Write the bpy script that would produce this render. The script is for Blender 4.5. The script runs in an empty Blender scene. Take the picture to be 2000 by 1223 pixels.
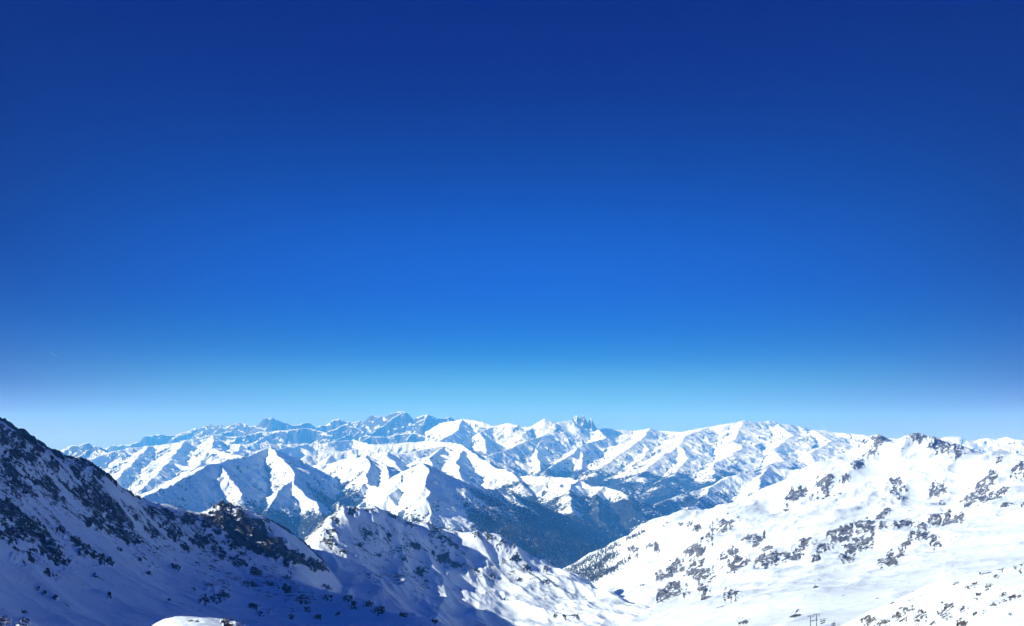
import bpy, bmesh, math, random
import numpy as np
from mathutils import Vector, Matrix, Euler

# ------------------------------------------------------------------ camera, sky, sun, exposure
scn = bpy.context.scene
col = scn.collection
F, HX, HY = 1555.0, 1000.0, 850.0          # focal length in photo pixels, vanishing column and horizon row
cd = bpy.data.cameras.new('camera')
cd.sensor_width = 36.0
cd.lens = F / 2000 * 36.0
cd.shift_y = (HY - 611.5) / 2000
cd.clip_start, cd.clip_end = 1.0, 300000.0
cam = bpy.data.objects.new('camera', cd)
cam.location = (0, 0, 0)
cam.rotation_euler = (math.radians(90), 0, 0)
col.objects.link(cam)
scn.camera = cam

SUN_EL, SUN_AZ = 25.0, -107.0                # azimuth from the view direction, negative = left
w = bpy.data.worlds.new('World')
scn.world = w
w.use_nodes = True
nt = w.node_tree
nt.nodes.clear()
sky = nt.nodes.new('ShaderNodeTexSky')
sky.sky_type = 'NISHITA'
sky.sun_disc = False
sky.sun_elevation = math.radians(SUN_EL)
sky.sun_rotation = math.radians(SUN_AZ)
sky.altitude = 2900.0
sky.air_density = 1.0
sky.dust_density = 0.3
sky.ozone_density = 6.0
EXPOSURE, SKY_STRENGTH = 0.60, 0.12
def _lin(c):
    return tuple((v / 12.92 if v <= .04045 else ((v + .055) / 1.055) ** 2.4) for v in (x / 255 for x in c))
def _ramp(stops):
    r = nt.nodes.new('ShaderNodeValToRGB')
    r.color_ramp.interpolation = 'B_SPLINE'
    el = r.color_ramp.elements
    while len(el) > 1: el.remove(el[-1])
    for i, (p, c) in enumerate(stops):
        e = el[0] if i == 0 else el.new(p)
        if i == 0: e.position = p
        e.color = (*_lin(c), 1)
    return r
def _m(op, a, b=None):
    n = nt.nodes.new('ShaderNodeMath'); n.operation = op
    for i, v in enumerate((a, b)):
        if v is None: continue
        if isinstance(v, (int, float)): n.inputs[i].default_value = v
        else: nt.links.new(v, n.inputs[i])
    return n.outputs[0]
# deep alpine blue, paler towards the horizon, a little darker away from the middle of the view
tcw = nt.nodes.new('ShaderNodeTexCoord')
sxyz = nt.nodes.new('ShaderNodeSeparateXYZ')
nt.links.new(tcw.outputs['Generated'], sxyz.inputs[0])
hyp = _m('SQRT', _m('MAXIMUM', _m('SUBTRACT', 1.0, _m('MULTIPLY', sxyz.outputs[2], sxyz.outputs[2])), 1e-6))
tan_el = _m('DIVIDE', sxyz.outputs[2], hyp)                    # tangent of the elevation
off = _m('MINIMUM', _m('MULTIPLY', _m('SUBTRACT', 1.0, _m('DIVIDE', sxyz.outputs[1], hyp)), 6.3), 1.0)
tpos = _m('MAXIMUM', _m('DIVIDE', tan_el, 0.6), 0.0)
def _st(pairs): return [((850 - y) / F / 0.6, c) for y, c in pairs][::-1]
MID_SKY = [(848, (141.3, 187.5, 255.0)), (811, (123.8, 181.3, 255.0)), (780, (108.0, 179.9, 234.2)), (740, (75.4, 156.1, 217.0)), (700, (38.2, 120.7, 206.6)), (650, (15.8, 101.1, 201.5)), (590, (5.5, 85.9, 205.0)), (540, (8.3, 83.7, 201.7)), (480, (5.8, 78.7, 194.7)), (400, (0.0, 63.7, 173.0)), (300, (0.0, 44.8, 145.6)), (200, (0.0, 25.3, 129.5)), (90, (0.0, 5.7, 119.2)), (0, (0.0, 4.9, 115.1))]
SIDE_SKY = [(848, (156.7, 176.0, 235.8)), (811, (121.9, 128.1, 191.1)), (760, (69.0, 80.4, 141.4)), (700, (35.5, 70.4, 156.5)), (640, (11.5, 51.0, 151.5)), (560, (0.0, 36.5, 142.4)), (420, (0.0, 25.4, 123.4)), (250, (0.0, 3.3, 115.3)), (80, (0.0, 0.0, 107.9)), (0, (0.0, 0.0, 109.0))]
r1, r2 = _ramp(_st(MID_SKY)), _ramp(_st(SIDE_SKY))
nt.links.new(tpos, r1.inputs[0]); nt.links.new(tpos, r2.inputs[0])
mx = nt.nodes.new('ShaderNodeMix'); mx.data_type = 'RGBA'
nt.links.new(off, mx.inputs[0]); nt.links.new(r1.outputs[0], mx.inputs[6]); nt.links.new(r2.outputs[0], mx.inputs[7])
scl = nt.nodes.new('ShaderNodeVectorMath'); scl.operation = 'SCALE'
scl.inputs['Scale'].default_value = 1 / (SKY_STRENGTH * 2 ** EXPOSURE)
nt.links.new(mx.outputs[2], scl.inputs[0])
hsv = nt.nodes.new('ShaderNodeHueSaturation'); hsv.inputs['Saturation'].default_value = 1.8
nt.links.new(sky.outputs[0], hsv.inputs['Color'])
fin = nt.nodes.new('ShaderNodeMix'); fin.data_type = 'RGBA'; fin.inputs[0].default_value = 0.985
nt.links.new(hsv.outputs[0], fin.inputs[6]); nt.links.new(scl.outputs[0], fin.inputs[7])
bgn = nt.nodes.new('ShaderNodeBackground'); bgn.inputs['Strength'].default_value = SKY_STRENGTH
wo = nt.nodes.new('ShaderNodeOutputWorld')
nt.links.new(fin.outputs[2], bgn.inputs['Color'])
nt.links.new(bgn.outputs[0], wo.inputs['Surface'])

sl = bpy.data.lights.new('sun', 'SUN')
sl.energy = 5.0
sl.angle = math.radians(0.53)
sl.color = (1.0, 0.993, 0.98)
sun = bpy.data.objects.new('sun', sl)
_az, _el = math.radians(SUN_AZ), math.radians(SUN_EL)
SUNV = Vector((math.sin(_az) * math.cos(_el), math.cos(_az) * math.cos(_el), math.sin(_el)))
sun.rotation_euler = SUNV.to_track_quat('Z', 'Y').to_euler()
sun.location = SUNV * 3000
col.objects.link(sun)
scn.view_settings.view_transform = 'Standard'
scn.view_settings.look = 'None'
scn.view_settings.gamma = 1.0
scn.view_settings.exposure = EXPOSURE
scn.view_settings.use_curve_mapping = False
scn.render.engine = 'CYCLES'
cy = scn.cycles
cy.use_denoising = True
cy.denoising_prefilter = 'ACCURATE'
cy.max_bounces = 10
cy.diffuse_bounces = 6
cy.volume_bounces = 2
cy.transparent_max_bounces = 8

# ------------------------------------------------------------------ noise
def _hash(ix, iy, seed):
    h = (ix.astype(np.int64) * 374761393 + iy.astype(np.int64) * 668265263 + seed * 144665) & 0xffffffff
    h = ((h ^ (h >> 13)) * 1274126177) & 0xffffffff
    return (h ^ (h >> 16)) & 0xffff

_GA = np.linspace(0, 2 * np.pi, 64, endpoint=False)
_GX, _GY = np.cos(_GA).astype(np.float32), np.sin(_GA).astype(np.float32)

def perlin(x, y, seed=0):
    ix, iy = np.floor(x), np.floor(y)
    fx, fy = (x - ix).astype(np.float32), (y - iy).astype(np.float32)
    ux, uy = fx * fx * fx * (fx * (fx * 6 - 15) + 10), fy * fy * fy * (fy * (fy * 6 - 15) + 10)
    def g(dx, dy):
        k = _hash(ix + dx, iy + dy, seed) & 63
        return _GX[k] * (fx - dx) + _GY[k] * (fy - dy)
    a, b, c, d = g(0, 0), g(1, 0), g(0, 1), g(1, 1)
    return ((a + (b - a) * ux) * (1 - uy) + (c + (d - c) * ux) * uy) * 1.4

def fbm(x, y, octv=4, seed=0, gain=0.5):
    r, a = 0, 1.0
    for i in range(octv):
        r = r + a * perlin(x * 2 ** i + 17.3 * i, y * 2 ** i - 9.1 * i, seed + i)
        a *= gain
    return r

def ridged(x, y, octv=4, seed=0, gain=0.5):
    r, a, wgt = 0, 1.0, 1.0
    for i in range(octv):
        n = 1 - np.abs(perlin(x * 2 ** i + 31.7 * i, y * 2 ** i + 11.9 * i, seed + i))
        n = n * n * wgt
        r = r + a * n
        wgt = np.clip(n * 1.6, 0, 1)
        a *= gain
    return r

def sstep(a, b, x):
    t = np.clip((x - a) / (b - a), 0, 1)
    return t * t * (3 - 2 * t)

def P(px, py, D):
    return ((px - HX) / F * D, D, (HY - py) / F * D)

# ------------------------------------------------------------------ materials
def nd(nt, t, **kw):
    n = nt.nodes.new(t)
    for k, v in kw.items():
        setattr(n, k, v)
    return n

def new_mat(name):
    m = bpy.data.materials.new(name)
    m.use_nodes = True
    m.node_tree.nodes.clear()
    return m

def noise_node(nt, vec, scale, detail=4, rough=0.55, mscale=None, rot=None):
    if mscale or rot:
        for key, val in (('Rotation', rot), ('Scale', mscale)):
            if not val: continue
            mp = nd(nt, 'ShaderNodeMapping')
            mp.inputs[key].default_value = val
            nt.links.new(vec, mp.inputs['Vector'])
            vec = mp.outputs[0]
    n = nd(nt, 'ShaderNodeTexNoise')
    n.inputs['Scale'].default_value = scale
    n.inputs['Detail'].default_value = detail
    n.inputs['Roughness'].default_value = rough
    nt.links.new(vec, n.inputs['Vector'])
    return n.outputs['Fac']

def math_node(nt, op, a, b=None, clamp=False):
    n = nd(nt, 'ShaderNodeMath', operation=op)
    n.use_clamp = clamp
    for i, v in enumerate((a, b)):
        if v is None: continue
        if isinstance(v, (int, float)): n.inputs[i].default_value = v
        else: nt.links.new(v, n.inputs[i])
    return n.outputs[0]

def maprange(nt, v, a, b, c=0.0, d=1.0):
    n = nd(nt, 'ShaderNodeMapRange')
    n.interpolation_type = 'SMOOTHSTEP'
    nt.links.new(v, n.inputs[0])
    for i, x in enumerate((a, b, c, d)):
        n.inputs[i + 1].default_value = x
    return n.outputs[0]

def mixcol(nt, f, a, b):
    n = nd(nt, 'ShaderNodeMix', data_type='RGBA')
    nt.links.new(f, n.inputs[0])
    for i, v in ((6, a), (7, b)):
        if isinstance(v, tuple): n.inputs[i].default_value = (*v, 1)
        else: nt.links.new(v, n.inputs[i])
    return n.outputs[2]

def mountain_mat(name, px_m, rock=((.035, .034, .036), (.10, .095, .09)), forest=None, aniso=(1, 1, 1), rot=None,
                 k=1.3, snow=(.72, .84, .89), bump=1.0, clearing=3.0, grain=9, k2=.3):
    """px_m: metres one photo pixel covers there, sets the size of the finest grain."""
    m = new_mat(name)
    nt = m.node_tree
    geo = nd(nt, 'ShaderNodeNewGeometry')
    pos = geo.outputs['Position']
    ra = nd(nt, 'ShaderNodeAttribute', attribute_name='rock').outputs['Fac']
    n1 = noise_node(nt, pos, 1 / (px_m * grain), 5, 0.68, aniso, rot)
    v = math_node(nt, 'MULTIPLY', math_node(nt, 'SUBTRACT', n1, 0.5), k * 2)
    v = math_node(nt, 'ADD', ra, v)
    n4 = noise_node(nt, pos, 1 / (px_m * grain * .3), 3, 0.6, (aniso[0], aniso[1], aniso[2] * 1.5), rot)
    v = math_node(nt, 'ADD', v, math_node(nt, 'MULTIPLY', math_node(nt, 'SUBTRACT', n4, .5), k2))
    fac = maprange(nt, v, 0.50, 0.60)
    n2 = noise_node(nt, pos, 1 / (px_m * 14), 6, 0.7)
    rc = mixcol(nt, maprange(nt, n2, .35, .65), *rock)
    n3 = noise_node(nt, pos, 1 / (px_m * 60), 3, 0.5)
    sc = mixcol(nt, maprange(nt, n3, .3, .7), snow, tuple(c * .93 for c in snow))
    c = mixcol(nt, fac, sc, rc)
    if forest:
        fa = nd(nt, 'ShaderNodeAttribute', attribute_name='forest').outputs['Fac']
        f1 = noise_node(nt, pos, 1 / (px_m * 5), 5, 0.7)
        f0 = noise_node(nt, pos, 1 / (px_m * 45), 5, 0.6)
        vv = math_node(nt, 'ADD', fa, math_node(nt, 'MULTIPLY', math_node(nt, 'SUBTRACT', f1, .5), 3.2))
        vv = math_node(nt, 'ADD', vv, math_node(nt, 'MULTIPLY', math_node(nt, 'SUBTRACT', f0, .5), clearing))
        ff = maprange(nt, vv, .42, .62)
        fc = mixcol(nt, maprange(nt, noise_node(nt, pos, 1 / (px_m * 3), 3, .6), .35, .65), forest[0], forest[1])
        c = mixcol(nt, ff, c, fc)
    bs = nd(nt, 'ShaderNodeBsdfPrincipled')
    bs.inputs['Roughness'].default_value = 0.75
    bs.inputs['Specular IOR Level'].default_value = 0.15
    nt.links.new(c, bs.inputs['Base Color'])
    bh = math_node(nt, 'ADD', math_node(nt, 'MULTIPLY', n2, math_node(nt, 'ADD', math_node(nt, 'MULTIPLY', fac, 0.9), 0.12)),
                   math_node(nt, 'MULTIPLY', n1, 0.1))
    bp = nd(nt, 'ShaderNodeBump')
    bp.inputs['Strength'].default_value = 0.8
    bp.inputs['Distance'].default_value = px_m * 5 * bump
    nt.links.new(bh, bp.inputs['Height'])
    nt.links.new(bp.outputs[0], bs.inputs['Normal'])
    o = nd(nt, 'ShaderNodeOutputMaterial')
    nt.links.new(bs.outputs[0], o.inputs['Surface'])
    return m

def plain_mat(name, colr, rough=0.6, metal=0.0, var=0.25, scale=3.0):
    m = new_mat(name)
    nt = m.node_tree
    tc = nd(nt, 'ShaderNodeTexCoord').outputs['Object']
    n = noise_node(nt, tc, scale, 4, .6)
    c = mixcol(nt, n, tuple(x * (1 - var) for x in colr), tuple(min(1, x * (1 + var)) for x in colr))
    bs = nd(nt, 'ShaderNodeBsdfPrincipled')
    bs.inputs['Roughness'].default_value = rough
    bs.inputs['Metallic'].default_value = metal
    nt.links.new(c, bs.inputs['Base Color'])
    o = nd(nt, 'ShaderNodeOutputMaterial')
    nt.links.new(bs.outputs[0], o.inputs['Surface'])
    return m

def rock_mat(name, a, b, px_m):
    m = new_mat(name)
    nt = m.node_tree
    geo = nd(nt, 'ShaderNodeNewGeometry')
    pos = geo.outputs['Position']
    n2 = noise_node(nt, pos, 1 / (px_m * 6), 5, .65)
    rc = mixcol(nt, maprange(nt, n2, .35, .65), a, b)
    sp = nd(nt, 'ShaderNodeSeparateXYZ')
    nt.links.new(geo.outputs['Normal'], sp.inputs[0])
    n1 = noise_node(nt, pos, 1 / (px_m * 4), 4, .65)
    v = math_node(nt, 'ADD', sp.outputs['Z'], math_node(nt, 'MULTIPLY', math_node(nt, 'SUBTRACT', n1, .5), 1.1))
    c = mixcol(nt, maprange(nt, v, .84, .93), rc, (.72, .84, .89))
    bs = nd(nt, 'ShaderNodeBsdfPrincipled')
    bs.inputs['Roughness'].default_value = 0.85
    bs.inputs['Specular IOR Level'].default_value = 0.15
    nt.links.new(c, bs.inputs['Base Color'])
    bp = nd(nt, 'ShaderNodeBump')
    bp.inputs['Strength'].default_value = .8
    bp.inputs['Distance'].default_value = px_m * 2
    nt.links.new(n2, bp.inputs['Height'])
    nt.links.new(bp.outputs[0], bs.inputs['Normal'])
    o = nd(nt, 'ShaderNodeOutputMaterial')
    nt.links.new(bs.outputs[0], o.inputs['Surface'])
    return m

# ------------------------------------------------------------------ mesh helpers
def mesh_np(name, co, faces, smooth=True):
    me = bpy.data.meshes.new(name)
    n = len(faces)
    kk = faces.shape[1]
    me.vertices.add(len(co))
    me.vertices.foreach_set('co', np.ascontiguousarray(co, np.float32).ravel())
    me.loops.add(n * kk)
    me.loops.foreach_set('vertex_index', np.ascontiguousarray(faces, np.int32).ravel())
    me.polygons.add(n)
    me.polygons.foreach_set('loop_start', np.arange(0, n * kk, kk, dtype=np.int32))
    me.polygons.foreach_set('loop_total', np.full(n, kk, np.int32))
    me.polygons.foreach_set('use_smooth', np.full(n, smooth))
    me.update(calc_edges=True)
    return me

def link(name, me, m=None, parent=None, loc=None):
    o = bpy.data.objects.new(name, me)
    col.objects.link(o)
    if m is not None and me is not None and not me.materials:
        me.materials.append(m)
    if parent is not None: o.parent = parent
    if loc is not None: o.location = loc
    return o

def tag(o, label=None, cat=None, group=None, kind=None):
    if label: o['label'] = label
    if cat: o['category'] = cat
    if group: o['group'] = group
    if kind: o['kind'] = kind
    return o

def terrain_obj(name, X, Y, Z, keep, attrs, m, label):
    nr, nc = X.shape
    idx = np.arange(nr * nc).reshape(nr, nc)
    q = np.stack([idx[:-1, :-1], idx[:-1, 1:], idx[1:, 1:], idx[1:, :-1]], -1).reshape(-1, 4)
    kf = (keep[:-1, :-1] | keep[:-1, 1:] | keep[1:, 1:] | keep[1:, :-1]).ravel()
    q = q[kf]
    used = np.zeros(nr * nc, bool)
    used[q.ravel()] = True
    re = np.cumsum(used) - 1
    co = np.stack([X, Y, Z], -1).reshape(-1, 3)[used]
    c0 = co.mean(0); c0[2] = co[:, 2].min()
    me = mesh_np(name, co - c0, re[q])
    for k, a in attrs.items():
        at = me.attributes.new(k, 'FLOAT', 'POINT')
        at.data.foreach_set('value', np.ascontiguousarray(a.reshape(-1)[used], np.float32))
    o = link(name, me, m, loc=Vector(c0.tolist()))
    tag(o, label, None, None, 'structure')
    return o

def slope_of(X, Y, Z):
    """horizontal gradient of a grid in (row = depth, column = azimuth) order"""
    dXr, dXc = np.gradient(X); dYr, dYc = np.gradient(Y); dZr, dZc = np.gradient(Z)
    det = dXr * dYc - dXc * dYr
    det = np.where(np.abs(det) < 1e-9, 1e-9, det)
    gx = (dZr * dYc - dZc * dYr) / det
    gy = (dXr * dZc - dXc * dZr) / det
    return gx, gy

# ------------------------------------------------------------------ far mountains: a network of ridges
class Net:
    def __init__(s, seed):
        s.rng = random.Random(seed); s.seg = []; s.lines = []; s.off = 0.0
    def line(s, pts, jz=12.0, jxy=40.0, step=220.0, raw=False, steep=1.0, spur=None):
        """pts: (px,py,km) or world xyz when raw"""
        w = [np.array(p if raw else P(p[0], p[1], p[2] * 1000)) for p in pts]
        out = [w[0]]
        def sub(a, b, jz, jxy):
            L = np.linalg.norm((b - a)[:2])
            if L < step: out.append(b); return
            m = (a + b) / 2
            m = m + np.array([s.rng.gauss(0, 1) * jxy, s.rng.gauss(0, 1) * jxy, s.rng.gauss(0, 1) * jz])
            sub(a, m, jz * .6, jxy * .6); sub(m, b, jz * .6, jxy * .6)
        for a, b in zip(w[:-1], w[1:]):
            L = np.linalg.norm((b - a)[:2])
            sub(a, b, min(jz, L * .05), min(jxy, L * .12))
        acc = s.off
        for a, b in zip(out[:-1], out[1:]):
            L = np.linalg.norm((b - a)[:2])
            s.seg.append((*a, *b, acc, L, steep)); acc += L
        s.off = acc + 1000
        s.lines.append(out)
        if spur: s.spurs(out, **spur)
        return out
    def spurs(s, ln, gap=900, length=1800, drop=.42, sub=True, sides=(-1, 1), jit=.65, steep=1.1):
        acc, nxt = 0, gap * s.rng.uniform(.3, .9)
        for a, b in zip(ln[:-1], ln[1:]):
            L = np.linalg.norm((b - a)[:2])
            acc += L
            while acc > nxt and L > 1:
                nxt += gap * s.rng.choice((.35, .6, .9, 1.2, 1.7, 2.3))
                t = (b - a)[:2] / L
                for sd in sides:
                    if s.rng.random() < .2: continue
                    ang = sd * (math.pi / 2 + s.rng.uniform(-jit, jit) - sd * 0.0)
                    d = np.array([t[0] * math.cos(ang) - t[1] * math.sin(ang), t[0] * math.sin(ang) + t[1] * math.cos(ang)])
                    LL = length * s.rng.choice((.35, .6, .8, 1.0, 1.3, 1.7))
                    p = [b - np.array([0, 0, 8.0])]
                    n = max(3, int(LL / 350))
                    for i in range(n):
                        d = d + np.array([s.rng.gauss(0, .09), s.rng.gauss(0, .09)]); d /= np.linalg.norm(d)
                        dr = drop * s.rng.uniform(.35, 1.6) * (1.25 - .5 * i / n)
                        p.append(p[-1] + np.array([d[0] * LL / n, d[1] * LL / n, -dr * LL / n]))
                    l2 = s.line(p, 12, 16, 160, raw=True, steep=steep)
                    if sub: s.spurs(l2, gap=gap * .36, length=length * .34, drop=drop * 1.15, sub=False, jit=.5, steep=steep * 1.1)
    def height(s, X, Y, floor, s0=.95, s1=.5, Lp=500.0, tile=28):
        S = np.array(s.seg, np.float32)
        nr, nc = X.shape
        H = np.full(X.shape, floor, np.float32)
        A = np.zeros(X.shape, np.float32); Dd = np.full(X.shape, 4000, np.float32)
        mnx, mxx = np.minimum(S[:, 0], S[:, 3]), np.maximum(S[:, 0], S[:, 3])
        mny, mxy = np.minimum(S[:, 1], S[:, 4]), np.maximum(S[:, 1], S[:, 4])
        mz = np.maximum(S[:, 2], S[:, 5])
        for r in range(0, nr, tile):
            for c in range(0, nc, tile):
                x = X[r:r + tile, c:c + tile]; y = Y[r:r + tile, c:c + tile]
                dx = np.maximum(0, np.maximum(mnx - x.max(), x.min() - mxx))
                dy = np.maximum(0, np.maximum(mny - y.max(), y.min() - mxy))
                d = np.hypot(dx, dy)
                sel = mz - s1 * .9 * d > floor
                if not sel.any(): continue
                q = S[sel]
                if len(q) > 110:                       # keep those that can be the highest
                    key = (mz - s1 * 1.4 * d)[sel]
                    q = q[np.argsort(-key)[:110]]
                xs, ys = x.ravel()[:, None], y.ravel()[:, None]
                ex, ey = q[:, 3] - q[:, 0], q[:, 4] - q[:, 1]
                l2 = np.maximum(ex * ex + ey * ey, 1e-3)
                t = np.clip(((xs - q[:, 0]) * ex + (ys - q[:, 1]) * ey) / l2, 0, 1)
                dd = np.hypot(xs - q[:, 0] - t * ex, ys - q[:, 1] - t * ey)
                z = q[:, 2] + t * (q[:, 5] - q[:, 2]) - q[:, 8] * (s1 * dd + (s0 - s1) * Lp * (1 - np.exp(-dd / Lp)))
                k = z.argmax(1); ar = np.arange(len(k))
                hz = z[ar, k]
                ok = hz > floor
                sh = x.shape
                H[r:r + tile, c:c + tile] = np.where(ok, hz, floor).reshape(sh)
                A[r:r + tile, c:c + tile] = (q[k, 6] + t[ar, k] * q[k, 7]).reshape(sh)
                Dd[r:r + tile, c:c + tile] = dd[ar, k].reshape(sh)
        return H, A, Dd

FLOOR = -1450.0
def grid(px0, px1, d0, d1, cols, rows):
    u = (np.linspace(px0, px1, cols) - HX) / F
    d = np.exp(np.linspace(math.log(d0), math.log(d1), rows))
    Y = np.repeat(d[:, None], cols, 1)
    return u[None, :] * Y, Y

def far_mountain(name, net, g, m, label, detail=45.0, lam=700.0, flute=30.0, treeline=None, rock=(.75, 1.15), rockgain=.8,
                 prof=(.95, .5, 500.0), floor=FLOOR, seed=0, forest_extra=0.0, broad=0.0):
    X, Y = grid(*g)
    X = X.astype(np.float32); Y = Y.astype(np.float32)
    wx = fbm(X / 900, Y / 900, 3, seed + 50) * 34; wy = fbm(X / 900, Y / 900, 3, seed + 60) * 34
    H, A, Dd = net.height(X + wx, Y + wy, floor, *prof)
    side = np.minimum(1, Dd / 220)
    fl = ridged(A / 170, Dd / 1300, 4, seed + 5, .6) - 1.0
    H = H + side * flute * fl
    H = H + side * detail * (ridged(X / lam, Y / lam, 5, seed + 9, .58) - 1.0) + side * detail * .55 * (ridged(A / 75, Dd / 420, 3, seed + 12, .6) - 1.0) + 9 * fbm(X / 120, Y / 120, 4, seed + 3, .6)
    if broad: H = H + broad * np.minimum(1, Dd / 700) * (ridged(X / 1500 + .3 * wx / 34, Y / 1900, 5, seed + 71, .5) - .95)
    H = np.maximum(H, floor - 40)
    gx, gy = slope_of(X, Y, H)
    sl = np.hypot(gx, gy)
    rk = sstep(rock[0], rock[1], sl + .25 * fbm(X / 350, Y / 350, 3, seed + 21)) * rockgain
    at = {'rock': rk}
    if treeline is not None:
        at['forest'] = sstep(0, 1, (treeline - H + 170 * fbm(X / 800, Y / 800, 4, seed + 31)) / 260 + forest_extra)
    keep = H > floor - 30
    return terrain_obj(name, X, Y, H, keep, at, m, label), X, Y, H, at

# ------------------------------------------------------------------ near slopes: surfaces through surveyed points
class Surf:
    """A slope given by points (px, py, metres): elevation angle interpolated over azimuth and log-distance."""
    def __init__(s, pts, px0, px1, d0, d1, cols, rows, lam=1e-3):
        s.p = np.array(pts, float)
        a = s.key(s.p[:, 0], s.p[:, 2])
        n = len(a)
        K = s.ker(np.hypot(a[:, None, 0] - a[None, :, 0], a[:, None, 1] - a[None, :, 1])) + lam * np.eye(n)
        Q = np.c_[np.ones(n), a]
        M = np.block([[K, Q], [Q.T, np.zeros((3, 3))]])
        sol = np.linalg.solve(M, np.r_[s.p[:, 1], 0, 0, 0])
        s.a, s.w, s.v = a, sol[:n], sol[n:]
        s.pxs = np.linspace(px0, px1, cols)
        s.ds = np.exp(np.linspace(math.log(d0), math.log(d1), rows))
        # coarse solve, then linear refinement
        cc, rr = max(60, cols // 4), max(60, rows // 4)
        pc = np.linspace(px0, px1, cc); dc = np.exp(np.linspace(math.log(d0), math.log(d1), rr))
        PX, DD = np.meshgrid(pc, dc)
        k = s.key(PX.ravel(), DD.ravel())
        val = s.v[0] + k @ s.v[1:]
        for i in range(n):
            val = val + s.w[i] * s.ker(np.hypot(k[:, 0] - s.a[i, 0], k[:, 1] - s.a[i, 1]))
        val = val.reshape(rr, cc)
        ri = np.linspace(0, rr - 1, rows); ci = np.linspace(0, cc - 1, cols)
        v1 = np.stack([np.interp(ci, np.arange(cc), val[r]) for r in range(rr)])
        i0 = np.clip(np.floor(ri).astype(int), 0, rr - 2); f = (ri - i0)[:, None]
        # smooth (cubic) in depth to avoid creases
        im, ip = np.clip(i0 - 1, 0, rr - 1), np.clip(i0 + 2, 0, rr - 1)
        p0, p1, p2, p3 = v1[im], v1[i0], v1[i0 + 1], v1[ip]
        PY = p1 + .5 * f * (p2 - p0 + f * (2 * p0 - 5 * p1 + 4 * p2 - p3 + f * (3 * (p1 - p2) + p3 - p0)))
        s.Y = np.repeat(s.ds[:, None], cols, 1)
        s.X = (s.pxs[None, :] - HX) / F * s.Y
        s.Z = (HY - PY) / F * s.Y
    @staticmethod
    def key(px, d): return np.stack([np.asarray(px) / 200.0, 5.0 * np.log(np.asarray(d) / 1000.0)], -1)
    @staticmethod
    def ker(r): return r * r * np.log(r + 1e-9)
    def hit(s, px, py):
        """first point of the slope on the line of sight through (px,py): row, col or None"""
        c = int(round((px - s.pxs[0]) / (s.pxs[1] - s.pxs[0])))
        if c < 0 or c >= len(s.pxs): return None
        pyc = HY - s.Z[:, c] / s.Y[:, c] * F
        w = np.nonzero(pyc <= py)[0]
        if not len(w): return None
        return int(w[0]), c
    def crest(s, px0, px1, wid):
        """weight of the strip of ground along the crest, wid metres to either side"""
        r = (s.Z / s.Y).argmax(0)
        d = (s.Y - s.ds[r][None, :]) / wid
        return np.exp(-d * d) * (sstep(px0 - 8, px0 + 8, s.pxs) * (1 - sstep(px1 - 8, px1 + 8, s.pxs)))[None, :]
    def point(s, rc): return Vector((float(s.X[rc]), float(s.Y[rc]), float(s.Z[rc])))
    def normal(s, rc):
        r, c = rc
        r0, r1, c0, c1 = max(r - 3, 0), min(r + 3, len(s.ds) - 1), max(c - 3, 0), min(c + 3, len(s.pxs) - 1)
        a = Vector((s.X[r1, c] - s.X[r0, c], s.Y[r1, c] - s.Y[r0, c], s.Z[r1, c] - s.Z[r0, c]))
        b = Vector((s.X[r, c1] - s.X[r, c0], s.Y[r, c1] - s.Y[r, c0], s.Z[r, c1] - s.Z[r, c0]))
        n = b.cross(a); n.normalize()
        return n if n.z > 0 else -n
    def patches(s, blobs, wob=.55, flat=1.0, tilt=0.0):
        """rock patches: each blob becomes an ellipse on the ground, found once; its ragged edge is noise in metres"""
        M = np.zeros(s.X.shape, np.float32)
        def xy(px, py):
            h = s.hit(px, py)
            return None if h is None else np.array([s.X[h], s.Y[h]])
        for b in blobs:
            px, py, r = b
            rc = s.hit(px, py)
            if rc is None: continue
            p0 = np.array([s.X[rc], s.Y[rc]]); D = p0[1]; rx = r / F * D
            l, rr, u, d = xy(px - .6 * r, py), xy(px + .6 * r, py), xy(px, py - .6 * r), xy(px, py + .6 * r)
            lim = rx * 14
            def tan(a, c, k):
                v = []
                if a is not None and np.hypot(*(a - p0)) < lim: v.append((a - p0) / (.6 * r) * k)
                if c is not None and np.hypot(*(c - p0)) < lim: v.append((c - p0) / (.6 * r) * -k)
                return sum(v) / len(v) if v else None
            U = tan(rr, l, 1); V = tan(d, u, 1)
            if U is None: U = np.array([rx / r, (px - HX) / F * 0.0])
            if V is None: V = -p0 / D * rx * 2.5 / r
            Mx = np.array([U, V]).T
            if abs(np.linalg.det(Mx)) < .25 * (rx / r) ** 2: V = V - p0 / D * rx / r; Mx = np.array([U, V]).T
            I = np.linalg.inv(Mx) / r
            ext = (np.abs(Mx) @ np.ones(2)) * r * 1.9
            r0, r1 = np.searchsorted(s.ds, [max(1, D - ext[1]), D + ext[1]])
            if r1 <= r0: continue
            dpx = ext[0] / D * F + abs(px - HX) * ext[1] / D
            c0, c1 = np.searchsorted(s.pxs, [px - dpx, px + dpx])
            xx, yy = s.X[r0:r1, c0:c1], s.Y[r0:r1, c0:c1]
            if xx.size == 0: continue
            qx = I[0, 0] * (xx - p0[0]) + I[0, 1] * (yy - p0[1]); qy = I[1, 0] * (xx - p0[0]) + I[1, 1] * (yy - p0[1])
            q = np.hypot(qx * .85 + tilt * qy, qy * flat) + wob * fbm(qx * 1.6 + px, qy * 1.6 + py, 3, 77)
            M[r0:r1, c0:c1] = 1 - (1 - M[r0:r1, c0:c1]) * sstep(.55, 1.3, q)
        return M

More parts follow.
